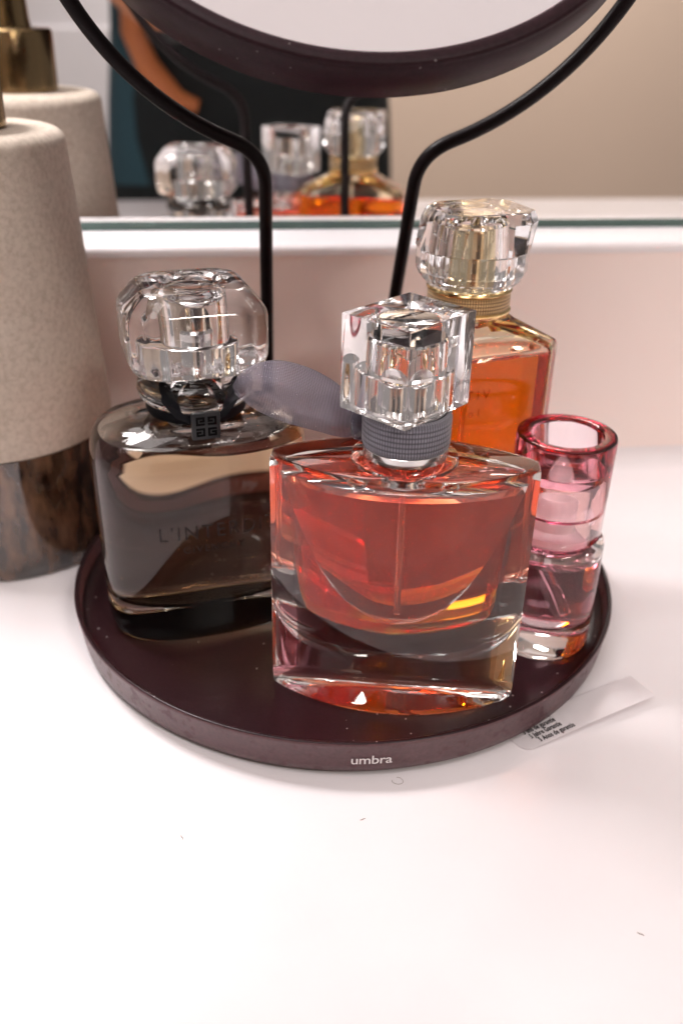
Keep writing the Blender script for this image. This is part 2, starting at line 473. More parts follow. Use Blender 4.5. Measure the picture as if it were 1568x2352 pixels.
# the tilting round mirror
Ro, Ri, MTH, TI, MY, OFF = 7.111, 6.735, 1.05, .692, -.014, 1.056
MC = Vector((-.226, .096, 20.941))
nv = Vector((sin(MY) * cos(TI), -cos(MY) * cos(TI), sin(TI))); uu = Vector((cos(MY), sin(MY), 0)); vv = nv.cross(uu)
if vv.z < 0: vv = -vv
if uu.cross(vv).dot(nv) < 0: uu = -uu


def discp(r, d, n=180): return [tuple(MC + nv * d + r * (cos(2 * pi * i / n) * uu + sin(2 * pi * i / n) * vv)) for i in range(n)]


P = [(.01, OFF - MTH), (Ro - .08, OFF - MTH), (Ro, OFF - MTH + .08), (Ro, OFF - .10), (Ro - .025, OFF - .06), (Ro - .02, OFF - .035), (Ro - .04, OFF + .03), (Ro - .09, OFF + .055), (Ri + .10, OFF + .055), (Ri + .03, OFF + .03), (Ri, OFF - .02), (Ri, OFF - .1), (.01, OFF - .1)]
mf = obj('mirror_frame', loft(bmesh.new(), [discp(r, d) for r, d in P]), MT['frame'], vm, 50)
obj('mirror_glass', loft(bmesh.new(), [discp(.01, OFF - .095), discp(Ri - .004, OFF - .095), discp(Ri - .004, OFF - .03), discp(.01, OFF - .03)]), MT['vmirror'], mf, 20)
for s in (-1, 1):
    c = MC + uu * s * (Ro - .1) + nv * .5 * OFF * 0
    e = Vector(sarc(s * pi / 2 * 1.0)); e = Vector((SCX + s * SR * cos(SYAW), e.y, e.z)) if False else e
    st = MC + (e - MC).normalized() * (Ro - .15)
    obj('pivot', tube([tuple(st), tuple(e)], .28, 16), MT['rod'], vm)


# ------------------------------------------------------------------ soap dispenser
dp = thing('soap_dispenser', 'speckled beige stone pump dispenser with dark glazed foot by the tray', 'soap dispenser', (-11.35, 5.43, 0))
obj('glazed_foot', lathe([(.01, .0), (3.6, .0), (3.76, .05), (3.84, .2), (3.87, .5), (3.80, 4.34), (.01, 4.34)], 96), MT['glaze'], dp, 40)
sp_ = []
for k in range(8):
    a = RAD(90 * k / 7); sp_.append((3.29 - .42 + .42 * cos(a), 13.68 - .42 + .42 * sin(a)))
bd = obj('body', lathe([(.01, 4.342), (3.70, 4.342), (3.79, 4.37), (3.82, 4.45), (3.80, 5)] + [(3.80 - (3.80 - 3.31) * q, 5 + 8 * q) for q in (.25, .5, .75)] + sp_ + [(1.2, 13.70), (.01, 13.70)], 96), MT['stone'], dp, 40)
pm = obj('pump_collar', lathe([(.01, 13.702), (1.55, 13.702), (1.62, 13.76), (1.62, 15.85), (1.54, 15.96), (.9, 16.0), (.01, 16.0)], 64), MT['bronze'], dp, 40)
obj('pump_stem', lathe([(.01, 16.002), (.85, 16.002), (.80, 16.3), (.72, 17.6), (.70, 18.4), (.62, 18.5), (.01, 18.5)], 48), MT['bronze'], pm, 40)
obj('pump_nozzle', tube([(.0, 0, 18.15), (-1.5, -.6, 18.2), (-3.4, -1.4, 18.0), (-4.2, -1.75, 17.5)], [.5, .42, .36, .3], 18), MT['bronze'], pm, 60)


# ------------------------------------------------------------------ perfume bottle A: rounded rectangular flask, black ribbon and square tag
PA = thing('perfume_bottle', 'clear rounded flask of pale peach perfume with black ribbon and square tag', 'perfume bottle', (-4.41, -.93, ZF + .005), RAD(11), 'perfume bottles on the tray')


def ring_mix(a, b, z, e, t=0, r=1):
    """superellipse blended towards a circle of radius r"""
    A = sellipse(a, b, z, e, 112); B = circle(r, z, 112)
    return [(p[0] * (1 - t) + q[0] * t, p[1] * (1 - t) + q[1] * t, z) for p, q in zip(A, B)]


W_, D_ = 3.06, 1.95
zb0 = ZF + .005
outer = [ring_mix(W_ * s, D_ * s2, z, e) for z, s, s2, e in
         [(zb0, .86, .80, 2.7), (zb0 + .03, .895, .85, 2.7), (zb0 + .12, .94, .92, 2.7), (zb0 + .3, .967, .955, 2.75), (zb0 + .7, .98, .975, 2.8), (2.2, .985, .98, 2.9), (4, .995, .99, 2.9), (5.4, 1, 1, 2.9), (6.05, .995, .99, 2.85), (6.4, .98, .965, 2.8), (6.68, .95, .92, 2.75), (6.9, .90, .85, 2.7), (7.05, .83, .76, 2.6)]]
outer += [ring_mix(W_ * .74, D_ * .70, 7.14, 2.5, .15, 1.5), ring_mix(W_ * .64, D_ * .66, 7.18, 2.4, .45, 1.45), ring_mix(W_ * .5, D_ * .62, 7.20, 2.3, .85, 1.30), ring_mix(1, 1, 7.24, 2, 1, 1.16), ring_mix(1, 1, 7.32, 2, 1, 1.08)]
NB = 1.60   # the glass bulge of the neck
outer += [circle(r, z, 112) for r, z in [(1.10, 7.42), (1.25, 7.47), (1.44, 7.56), (1.56, 7.70), (NB, 7.88), (1.57, 8.06), (1.46, 8.22), (1.30, 8.33), (1.1, 8.40)]]
cA_ = [ring_mix(W_ * s, D_ * s2, z, e) for z, s, s2, e in
         [(1.42, .55, .40, 2.2), (1.46, .66, .52, 2.4), (1.60, .78, .66, 2.5), (1.85, .865, .77, 2.6), (2.3, .89, .80, 2.7), (4, .90, .815, 2.8), (5.4, .90, .815, 2.8), (6.0, .89, .80, 2.7), (6.35, .86, .75, 2.6), (6.5, .82, .70, 2.5)]]
inner = [cA_[-1]] + [ring_mix(W_ * s, D_ * s2, z, e) for z, s, s2, e in [(6.6, .78, .66, 2.5)]]
inner += [ring_mix(W_ * .60, D_ * .5, 6.76, 2.3, .3, .9), ring_mix(W_ * .4, D_ * .4, 6.84, 2.2, .8, .75)] + [circle(r, z, 112) for r, z in [(.62, 6.95), (.58, 7.2), (.58, 8.30)]]
bm = loft(bmesh.new(), outer); loft(bm, inner, flip=True, cap0=False)
gA = obj('glass_body', bm, MT['thickglass'], PA, 50)
pour('liquid', cA_, MT['peach'], gA, 50)
obj('base_disc', loft(bmesh.new(), [ring_mix(W_ * .84, D_ * .78, zb0 + .012, 2.7), ring_mix(W_ * .84, D_ * .78, zb0 + .02, 2.7)]), plain('black_base_coat', (.004, .004, .004), 1., 0, 0.), gA, 30)


def front_A(x, y, d, z0):
    e = 2.9; a, b = W_ * .992, D_ * .988
    xx = max(-a * .999, min(a * .999, x)); yy = -b * (1 - abs(xx / a) ** e) ** (1 / e) - .012 - d
    return (xx, yy, z0 + y)


bm = textmesh("L'INTERDIT", .62, lambda x, y, d: front_A(x * .90 - 1.58, y, d, 4.05), -.001, 1.22)
me_ = bpy.data.meshes.new('a'); bm.to_mesh(me_); bm.free()
bm = textmesh("GIVENCHY", .30, lambda x, y, d: front_A(x - .92, y, d, 3.62), .002, 1.25); bm.from_mesh(me_)
obj('lettering', bm, MT['etch'], gA, flat=True)
# dark ribbon ring at the root of the neck, V strips and the tag
obj('ribbon_band', ringlathe([(1.12, 7.25), (1.36, 7.22), (1.40, 7.34), (1.38, 7.50), (1.12, 7.50)], 96), MT['blackrib'], PA, 40)
bm = bmesh.new()
for s in (-1, 1):
    rings = []
    for q in [i / 10 for i in range(11)]:
        z = 8.44 - (8.44 - 7.52) * q
        ang = -pi / 2 - RAD(6) + s * (RAD(50 if s > 0 else 44) * (1 - q) + RAD(12) * q)
        if z > 7.88: rr_ = 1.60 * sqrt(max(0, 1 - ((z - 7.88) / .62) ** 2)) if z < 8.38 else 1.12
        else: rr_ = 1.60
        rr_ = max(rr_, 1.32) + .035 + (.25 * q if z < 7.9 else 0)
        wd = .15
        rings.append([((rr_ + o) * cos(ang + k * wd), (rr_ + o) * sin(ang + k * wd), z + .12 * k * s) for o, k in ((0, -1), (.03, -1), (.03, 1), (0, 1))])
    loft(bm, rings)
bmesh.ops.recalc_face_normals(bm, faces=bm.faces)
obj('ribbon_strap', bm, MT['blackrib'], PA, 30)
# tag
TA = Vector((-.12, -2.08, 7.47)); tw = .375
bm = bmesh.new(); box(bm, TA.x - tw, TA.x + tw, TA.y, TA.y + .16, TA.z - tw, TA.z + tw, .03, 2)
tg = obj('tag', bm, MT['tag'], PA, 40)
bm = bmesh.new(); h = .135; tk = .03


def bar(x0, z0, x1, z1):
    box(bm, min(x0, x1) - tk, max(x0, x1) + tk, TA.y - .010, TA.y + .01, min(z0, z1) - tk, max(z0, z1) + tk)


for sx in (-1, 1):
    for sz in (-1, 1):
        cx_, cz_ = TA.x + sx * .155, TA.z + sz * .155
        g = [(1, 1), (-1, 1), (-1, -1), (1, -1), (1, 0), (.1, 0)]
        if sx * sz > 0: g = [(-p, q) for p, q in g]
        hh = .088
        for (a1, b1), (a2, b2) in zip(g, g[1:]):
            bar(cx_ + a1 * hh, cz_ + b1 * hh * (1 if sz < 0 else -1), cx_ + a2 * hh, cz_ + b2 * hh * (1 if sz < 0 else -1))
tk = .03
obj('emblem', bm, MT['tagmark'], tg, flat=True)
def rrect(hw, hd, c, z, n=4):
    """rectangle with chamfered corners, cut into an even number of points"""
    P = [(hw - c, -hd), (hw, -hd + c), (hw, hd - c), (hw - c, hd), (-hw + c, hd), (-hw, hd - c), (-hw, -hd + c), (-hw + c, -hd)]
    out = []
    for i in range(8):
        a, b = P[i], P[(i + 1) % 8]
        for k in range(n): out.append((a[0] + (b[0] - a[0]) * k / n, a[1] + (b[1] - a[1]) * k / n, z))
    return out


def oct_to(A, r):
    return [(r * cos(atan2(a[1], a[0] * 1.0)), r * sin(atan2(a[1], a[0] * 1.0)), 0) for a in A]


def blend(A, B, t, z): return [(a[0] * (1 - t) + b[0] * t, a[1] * (1 - t) + b[1] * t, z) for a, b in zip(A, B)]


# crystal cap
def capring(a, b, z, e): return sellipse(a, b, z, e, 96)
def cush(a, b, c, z, sm=5):
    P = rrect(a, b, c, z, 12)
    for _ in range(sm): P = [tuple((Vector(P[k - 1]) + 2 * Vector(P[k]) + Vector(P[(k + 1) % len(P)])) / 4) for k in range(len(P))]
    return P


co = [blend(cush(1.2, 1.1, .5, 0), oct_to(cush(1.2, 1.1, .5, 0), 1.15), 1, 8.42)] + [cush(a, b, c, z) for a, b, c, z in [(1.40, 1.28, .46, 8.46), (1.68, 1.50, .50, 8.58), (1.80, 1.60, .54, 8.74), (1.86, 1.65, .56, 8.92), (1.88, 1.67, .58, 9.2), (1.88, 1.67, .58, 9.98), (1.85, 1.64, .56, 10.12), (1.76, 1.56, .52, 10.28), (1.44, 1.26, .42, 10.66), (1.32, 1.14, .40, 10.74), (1.08, .98, .38, 10.76)]]
co += [blend(cush(.9, .9, .4, 0), oct_to(cush(.9, .9, .4, 0), r), 1, z) for r, z in [(.84, 10.76), (.78, 10.70), (.6, 10.66), (.01, 10.65)]]
ci = [circle(r, z, 96) for r, z in [(1.10, 8.50), (1.10, 9.22), (1.06, 9.27), (.88, 9.30), (.86, 10.15), (.80, 10.22), (.6, 10.24), (.01, 10.25)]]
bm = loft(bmesh.new(), co); loft(bm, ci, flip=True)
cA = obj('cap', bm, MT['crystal'], PA, 50)
obj('sprayer', lathe([(.01, 8.42), (.98, 8.42), (.98, 8.55), (.70, 8.60), (.68, 9.55), (.60, 9.62), (.01, 9.62)], 48), MT['silver'], cA, 40)


# ------------------------------------------------------------------ perfume bottle B: broad lens shaped flask with smiling inner cavity
BC = Vector((.665, -5.38, ZF + .005)); BR = atan2(-6.067 + 4.684, 3.926 + 2.590)
PB = thing('perfume_bottle', 'square glass flask of coral perfume with curved inner cavity and organza bow', 'perfume bottle', tuple(BC), BR, 'perfume bottles on the tray')
HW = 3.30; ZT = 7.50


def lens(hw, bulge, side, z, nx=24, ch=.05):
    """plan outline with two bowed faces and two narrow flat sides"""
    pts = []
    for i in range(nx + 1):
        q = -1 + 2 * i / nx; pts.append((hw * q * (1 - ch / hw * 0), -(side + bulge * (1 - q * q) ** .92), z))
    for i in range(nx + 1):
        q = 1 - 2 * i / nx; pts.append((hw * q, side + bulge * (1 - q * q) ** .92, z))
    return pts


o_ = []
for z, k, kb in [(zb0, .965, .90), (zb0 + .05, .985, .95), (zb0 + .14, .995, .985), (zb0 + .35, 1, 1), (2, 1, 1), (4, 1, 1), (6, 1, 1), (ZT - .30, 1, 1), (ZT - .12, 1, .995), (ZT - .04, .996, .98), (ZT, .986, .955)]:
    o_.append(lens(HW * k, 1.12 * kb, .24, z))
# top deck rises slightly to a round glass ring
nn = len(o_[0])




def circ_like(A, r):
    out = []
    for a in A:
        an = atan2(a[1] / 1.3, a[0] / 3.3); out.append((r * cos(an), r * sin(an), 0))
    return out


top = o_[-1]
o_.append(blend(top, circ_like(top, 1.30), .35, ZT + .035))
o_.append(blend(top, circ_like(top, 1.32), .80, ZT + .05))
o_.append(blend(top, circ_like(top, 1.33), 1.0, ZT + .06))
o_.append(blend(top, circ_like(top, 1.31), 1.0, ZT + .12))
o_.append(blend(top, circ_like(top, 1.24), 1.0, ZT + .15))
o_.append(blend(top, circ_like(top, 1.0), 1.0, ZT + .15))
# cavity: width follows the smile, thickness a lens
def cav(z, grow=0.0):
    q = max(0., min(1., (z - 3.0) / (7.05 - 3.0)))
    hw = 2.92 * (q ** .45) * (1 - .0 * q); hw = min(hw, 2.92)
    k = min(1., (q / .22)) ** .5 if q < .22 else 1.
    bul = (.52 + .38 * q) * (1 if q > .22 else k)
    return lens(max(hw, .05) + grow, bul + grow, .04 + .02 * q + grow, z)


zs = [3.0 + 4.05 * (i / 26) ** 1.7 for i in range(27)]
zs[0] = 3.004
cB_ = [cav(z) for z in zs if z < 6.84] + [cav(6.84)]
ci = [cav(z) for z in (6.84, 6.95, 7.05)]
lastc = ci[-1]
ci.append(blend(lastc, circ_like(lastc, .7), .25, 7.12)); ci.append(blend(lastc, circ_like(lastc, .65), .75, 7.17)); ci.append(blend(lastc, circ_like(lastc, .60), 1., 7.22)); ci.append(blend(lastc, circ_like(lastc, .60), 1., ZT + .12))
bm = loft(bmesh.new(), o_); loft(bm, ci, flip=True, cap0=False)
gB = obj('glass_body', bm, MT['glass'], PB, 38)
pour('liquid', cB_, MT['coral'], gB, 38)
obj('dip_tube', tube([(0, .0, 7.6), (.01, .0, 5), (.03, 0, 3.22)], .075, 12), MT['tube'], gB, 80)
cl = obj('collar', lathe([(.01, ZT + .155), (1.0, ZT + .155), (1.04, ZT + .19), (1.05, ZT + .42), (1.0, ZT + .47), (.95, ZT + .5), (.93, 8.84), (.01, 8.84)], 96), MT['silver'], PB, 40)
rb = obj('ribbon_band', lathe([(.95, ZT + .44), (1.05, ZT + .46), (1.075, ZT + .55), (1.08, 8.70), (1.05, 8.80), (.95, 8.82)], 120, caps=(False, False), uv=True), MT['grosgrain'], PB, 60)
# bow leaf: a cupped organza loop leaving the band to the left (coordinates traced in the plane of the bow, given real cupping)
topc = [(-.30, 8.55), (-.62, 8.92), (-1.05, 9.30), (-1.54, 9.60), (-2.05, 9.80), (-2.55, 9.88), (-3.0, 9.78), (-3.28, 9.58), (-3.44, 9.34)]
botc = [(-.28, 7.98), (-.58, 7.80), (-.95, 7.84), (-1.31, 7.97), (-1.80, 8.13), (-2.37, 8.35), (-2.80, 8.58), (-3.12, 8.84), (-3.38, 9.10)]
inv = Matrix.Rotation(-BR, 3, 'Z')


def interp(L, t):
    f = t * (len(L) - 1); i = min(int(f), len(L) - 2); u = f - i
    P0, P1, P2, P3 = [Vector(L[max(0, min(len(L) - 1, i + k))]) for k in (-1, 0, 1, 2)]
    return .5 * ((2 * P1) + (-P0 + P2) * u + (2 * P0 - 5 * P1 + 4 * P2 - P3) * u * u + (-P0 + 3 * P1 - 3 * P2 + P3) * u ** 3)


def leaf(layer):
    rows = []
    NU, NV = 60, 24
    for i in range(NU + 1):
        u = i / NU; T, B = interp(topc, u), interp(botc, u); row = []
        for j in range(NV + 1):
            v = j / NV; p = B.lerp(T, v)
            cup = .38 * sin(pi * v) * sin(pi * min(1, u * 1.05)) ** .8
            y = -4.9 + .28 * (1 - u) - (cup if layer == 0 else -cup * .8) + .05 * sin(13 * v + 4 * u) * (1 - u) ** 2 + .035 * sin(5 * v - 7 * u)
            if u < .12: y += .0
            q = inv @ Vector((p.x - BC.x, y - BC.y, 0)); row.append((q.x, q.y, p.y - (.0 if layer == 0 else .06 * sin(pi * v))))
        rows.append(row)
    bm = bmesh.new(); uvl = bm.loops.layers.uv.verify()
    vs = [[bm.verts.new(p) for p in r] for r in rows]
    for i in range(NU):
        for j in range(NV):
            f = bm.faces.new([vs[i][j], vs[i + 1][j], vs[i + 1][j + 1], vs[i][j + 1]])
            for l, c in zip(f.loops, ((i, j), (i + 1, j), (i + 1, j + 1), (i, j + 1))): l[uvl].uv = (c[0] / NU, c[1] / NV)
    return bm


b1 = leaf(0); me_ = bpy.data.meshes.new('b'); b2 = leaf(1); b2.to_mesh(me_); b2.free(); b1.from_mesh(me_)
obj('ribbon_bow', b1, MT['organza'], PB, 80)
kq = inv @ Vector((-.42 - BC.x, -5.0 - BC.y, 0))
obj('ribbon_knot', tube([(kq.x - .10, kq.y + .02, 8.62), (kq.x - .06, kq.y - .10, 8.45), (kq.x - .02, kq.y - .13, 8.25), (kq.x, kq.y - .10, 8.05), (kq.x + .04, kq.y + .02, 7.92)], [.10, .17, .19, .17, .09], 16), MT['organza'], PB, 70)
# cubic cap
crot = RAD(39.6) - BR; ccx = inv @ Vector((.60 - BC.x, -5.30 - BC.y, 0))
bm = bmesh.new(); box(bm, ccx.x - 1.20, ccx.x + 1.20, ccx.y - 1.0, ccx.y + 1.0, 8.86, 11.165, .035, 2, crot, (ccx.x, ccx.y))
cc_ = [(.96, 8.92), (.96, 9.78), (.92, 9.82), (.70, 9.84), (.69, 10.52), (.64, 10.58), (.01, 10.59)]
loft(bm, [circle(r, z, 64, ccx.x, ccx.y) for r, z in cc_], flip=True)
cB = obj('cap', bm, MT['crystal'], PB, 30)
obj('sprayer', lathe([(.01, 8.86), (.90, 8.86), (.90, 8.98), (.60, 9.02), (.58, 9.55), (.52, 9.62), (.01, 9.60)], 48, cx=ccx.x, cy=ccx.y), MT['silver'], cB, 40)


# ------------------------------------------------------------------ perfume bottle C: orange, faceted crystal cap with gold
PC = thing('perfume_bottle', 'tall rectangular bottle of orange perfume with faceted cap and gold woven collar', 'perfume bottle', (3.28, -.42, ZF + .005), RAD(13), 'perfume bottles on the tray')


hw, hd = 2.62, 1.12
o_ = [rrect(hw - .10, hd - .10, .34, zb0), rrect(hw - .03, hd - .03, .37, zb0 + .04), rrect(hw, hd, .38, zb0 + .12), rrect(hw, hd, .38, 4.5), rrect(hw, hd, .38, 8.62), rrect(hw - .02, hd - .02, .37, 8.72), rrect(hw - .07, hd - .06, .35, 8.80)]
A0 = rrect(1.18, .82, .26, 0)
o_.append([(p[0], p[1], 9.52) for p in A0]); o_.append(blend(A0, oct_to(A0, 1.12), .6, 9.60)); o_.append(blend(A0, oct_to(A0, 1.05), 1, 9.68))
cC_ = [rrect(hw - .26, hd - .24, .16, .80), rrect(hw - .16, hd - .14, .16, .87), rrect(hw - .09, hd - .12, .36, 1.0), rrect(hw - .09, hd - .12, .36, 8.46)]
i_ = [cC_[-1], rrect(hw - .09, hd - .12, .36, 8.56), rrect(hw - .16, hd - .17, .34, 8.64)]
A1 = rrect(1.0, .6, .15, 0)
i_.append([(p[0], p[1], 9.16) for p in A1]); i_.append(blend(A1, oct_to(A1, .6), 1, 9.3)); i_.append(blend(A1, oct_to(A1, .6), 1, 9.64))
bm = loft(bmesh.new(), o_); loft(bm, i_, flip=True, cap0=False)
gC = obj('glass_body', bm, MT['goldglass'], PC, 20)
g = .012
pour('liquid', cC_, MT['orange'], gC, 20)
obj('dip_tube', tube([(0, 0, 9.3), (-.1, 0, 5), (-.4, .1, 1.4)], .08, 10), MT['tube'], gC, 80)
# mirror-written print on the far face
b1 = textmesh('VIT', .42, lambda x, y, d: (1.22 - x, hd + .012 + d, 6.62 + y), 0, 1.5)
me_ = bpy.data.meshes.new('c'); b1.to_mesh(me_); b1.free()
b2 = textmesh('lol', .36, lambda x, y, d: (.92 - x, hd + .012 + d, 6.08 + y), 0, 1.7); b2.from_mesh(me_)
obj('lettering', b2, MT['redink'], gC, flat=True)
cl = obj('collar', lathe([(.01, 9.684), (1.08, 9.684), (1.17, 9.70), (1.20, 9.75), (1.20, 9.80), (1.14, 9.83), (1.12, 9.86), (1.12, 10.26), (1.18, 10.30), (1.20, 10.34), (1.16, 10.40), (1.0, 10.42), (.01, 10.42)], 96), MT['gold'], PC, 40)
obj('woven_band', lathe([(1.14, 9.84), (1.165, 9.90), (1.165, 10.22), (1.14, 10.28)], 120, caps=(False, False), uv=True), MT['goldweave'], PC, 60)
NF = 14


def gon(r, z, n=NF, ph=0, sx=1., sy=1.): return [(sx * r * cos(2 * pi * (i + ph) / n), sy * r * sin(2 * pi * (i + ph) / n), z) for i in range(n)]


def orect(hw, hd, c, z):
    # 14 points that follow an eight-sided plate
    P = [(hw, 0), (hw, hd - c), (hw - c, hd), (hw * .3, hd), (-hw * .3, hd), (-hw + c, hd), (-hw, hd - c), (-hw, 0), (-hw, -hd + c), (-hw + c, -hd), (-hw * .3, -hd), (hw * .3, -hd), (hw - c, -hd), (hw, -hd + c)]
    return [(x, y, z) for x, y in P]


bm = loft(bmesh.new(), [gon(1.18, 10.43), gon(1.42, 10.66), gon(1.53, 10.86), gon(1.55, 11.42), gon(1.57, 11.46), [(x + .13, y, z) for x, y, z in orect(1.40, 1.22, .5, 12.20)], [(x + .13, y, z) for x, y, z in orect(1.30, 1.08, .46, 12.46)], [(x + .13, y, z) for x, y, z in orect(1.24, 1.02, .44, 12.48)]])
loft(bm, [circle(r, z, 56) for r, z in [(1.02, 10.50), (1.02, 10.62), (.78, 10.70), (.76, 12.0), (.70, 12.08), (.01, 12.10)]], flip=True)
cC = obj('cap', bm, MT['crystal'], PC, 12)
obj('sprayer', lathe([(.01, 10.43), (.98, 10.43), (.98, 10.52), (.62, 10.58), (.60, 11.85), (.54, 11.95), (.01, 11.96)], 48), MT['goldpale'], cC, 40)


# ------------------------------------------------------------------ perfume bottle D: pink cylinder
PD = thing('perfume_bottle', 'small round bottle of mauve perfume with open ended pink acrylic cap', 'perfume bottle', (5.52, -3.45, ZF + .005), 0, 'perfume bottles on the tray')
bm = lathe([(.01, zb0 + .06), (1.0, zb0 + .05), (1.25, zb0), (1.34, zb0 + .02), (1.42, zb0 + .10), (1.46, zb0 + .25), (1.47, 1.2), (1.47, 3.85), (1.45, 3.97), (1.40, 4.06), (1.30, 4.12), (1.0, 4.15), (.95, 4.15), (.01, 4.15)], 96)
lathe([(1.29, 3.52), (1.29, 3.6), (1.24, 3.78), (1.05, 3.92), (.6, 3.97), (.01, 3.98)], 96, bm, flip=True, caps=(False, True))
gD = obj('glass_body', bm, MT['glass'], PD, 45)
pour('liquid', [circle(r, z, 96) for r, z in [(.01, 1.42), (.8, 1.44), (1.15, 1.52), (1.26, 1.66), (1.29, 1.9), (1.29, 3.52)]], MT['mauve'], gD, 45)
obj('dip_tube', tube([(-.35, 0, 3.95), (-.25, -.1, 3.4), (.15, -.35, 2.4), (.35, -.5, 1.75)], .13, 12), MT['tube'], gD, 80)
bm = lathe([(.95, 4.16), (1.28, 4.16), (1.32, 4.20), (1.34, 5.5), (1.355, 7.05), (1.34, 7.10), (.97, 7.10), (.93, 7.06), (.90, 6.15), (.86, 6.10), (.01, 6.08)], 96, caps=(False, True))
lathe([(.95, 4.16), (.92, 4.22), (.90, 4.9), (.80, 4.95), (.78, 5.75), (.72, 5.82), (.01, 5.84)], 96, bm, flip=True, caps=(False, True))
bmesh.ops.remove_doubles(bm, verts=bm.verts, dist=1e-4)
cD = obj('cap', bm, MT['pinkacr'], PD, 45)
obj('rim', ringlathe([(.972, 7.103), (1.335, 7.103), (1.33, 7.135), (1.30, 7.15), (1.0, 7.15), (.975, 7.135)], 96), MT['pinkrim'], cD, 45)  # added layer that carries the edge glow colour
obj('sprayer', lathe([(.01, 4.16), (.86, 4.16), (.86, 4.34), (.66, 4.40), (.55, 4.5), (.55, 5.35), (.50, 5.42), (.01, 5.42)], 48), plain('pale_pink_plastic', (.86, .74, .75), .25), cD, 40)


# ------------------------------------------------------------------ label under the tray edge, specks, hair
WL = 1.0


def lab(u, v):
    # u along the strip (0 under the tray .. 1 free end), v across (0 front .. 1 back)
    A, B = Vector((3.72, -8.02, 0)), Vector((8.02, -6.42, 0)); pdir = Vector((-.345, .94, 0))
    p = A.lerp(B, u) + pdir * WL * v
    lift = .04 + .26 * u ** 1.1
    return (p.x - .05 * (1 - v) * 0, p.y, lift + .05 * sin(pi * u))


NUL, NVL = 30, 8
bm = bmesh.new(); vs = {}
for i in range(NUL + 1):
    for j in range(NVL + 1):
        u, v = i / NUL, j / NVL
        x, y, z = lab(u, v)
        if u < .08: # rounded free corner near the tray
            y += .25 * (1 - u / .08) ** 2 * (1 - v)
        vs[i, j] = bm.verts.new((x, y, z))
for i in range(NUL):
    for j in range(NVL): bm.faces.new([vs[i, j], vs[i + 1, j], vs[i + 1, j + 1], vs[i, j + 1]])
g_ = bmesh.ops.solidify(bm, geom=bm.faces[:], thickness=.005)
bmesh.ops.recalc_face_normals(bm, faces=bm.faces)
lo = obj('paper_label', bm, MT['label'], smooth=40)
tag(lo, 'curled white paper guarantee label sticking out from under the tray', 'label')
ldir = Vector((.937, .349, 0)).normalized(); lper = Vector((-.349, .937, 0))


def labtext(x0, v0):
    def fn(x, y, d):
        u = (x0 + x * .62) / 4.59; v = v0 + y / WL
        p = lab(u, v); return (p[0], p[1], p[2] + .022 + d)
    return fn


bm = textmesh('5 Anos de garantia', .235, labtext(.66, .10), .005, 1.05, cut=.1)
for i, s in enumerate(('5 Jahre Garantie', '5 ans de garantie', '5 Year Guarantee')):
    m2 = bpy.data.meshes.new('l'); b2 = textmesh(s, .235, labtext(.52 - .08 * i, .31 + .21 * i), .005, 1.05, cut=.1); b2.to_mesh(m2); b2.free(); bm.from_mesh(m2)
obj('lettering', bm, MT['black_ink'], lo, flat=True)

hp = [(.30 + .17 * cos(a) * (1 - .5 * k / 16), -8.60 + .10 * sin(a) * (1 + .3 * k / 16), .01) for k, a in enumerate([RAD(150 + 21 * i) for i in range(16)])]
tag(obj('hair_curl', tube(hp, .005, 6), MT['hair']), 'tiny dark curled hair on the counter just under the tray name', 'hair')
for k, (x, y, an, lb) in enumerate(((-.78, -9.75, .3, 'nearest the tray'), (-5.08, -9.84, 1.8, 'left of the tray shadow'), (4.64, -13.54, 2.4, 'farthest to the right'))):
    p = [(x + .05 * (q - 1.5) * cos(an) + .015 * sin(q * 2), y + .05 * (q - 1.5) * sin(an), .012) for q in range(4)]
    tag(obj('lint_speck', tube(p, [.006, .012, .011, .006], 6), MT['hair']), 'tiny dark lint speck on the white counter, ' + lb, 'lint', 'lint specks on the counter')


# ------------------------------------------------------------------ the photographer, seen only in the wall mirror
def skin_mesh(name, verts, edges, radii, mats, region, parent=None, sub=2, label=None):
    me = bpy.data.meshes.new(name); me.from_pydata([Vector(v) * S for v in verts], edges, [])
    o = bpy.data.objects.new(name, me); col.objects.link(o)
    m = o.modifiers.new('s', 'SKIN'); m.use_smooth_shade = True
    for i, r in enumerate(radii):
        rr = r if isinstance(r, tuple) else (r, r)
        me.skin_vertices[0].data[i].radius = (rr[0] * S, rr[1] * S)
    me.skin_vertices[0].data[0].use_root = True
    s = o.modifiers.new('u', 'SUBSURF'); s.levels = sub; s.render_levels = sub
    dg = bpy.context.evaluated_depsgraph_get(); dg.update()
    me2 = bpy.data.meshes.new_from_object(o.evaluated_get(dg))
    bpy.data.objects.remove(o)
    bm = bmesh.new(); bm.from_mesh(me2); bpy.data.meshes.remove(me2)
    for v in bm.verts: v.co = v.co / S
    for f in bm.faces: f.material_index = region(f.calc_center_median())
    return obj(name, bm, mats, parent, 80)


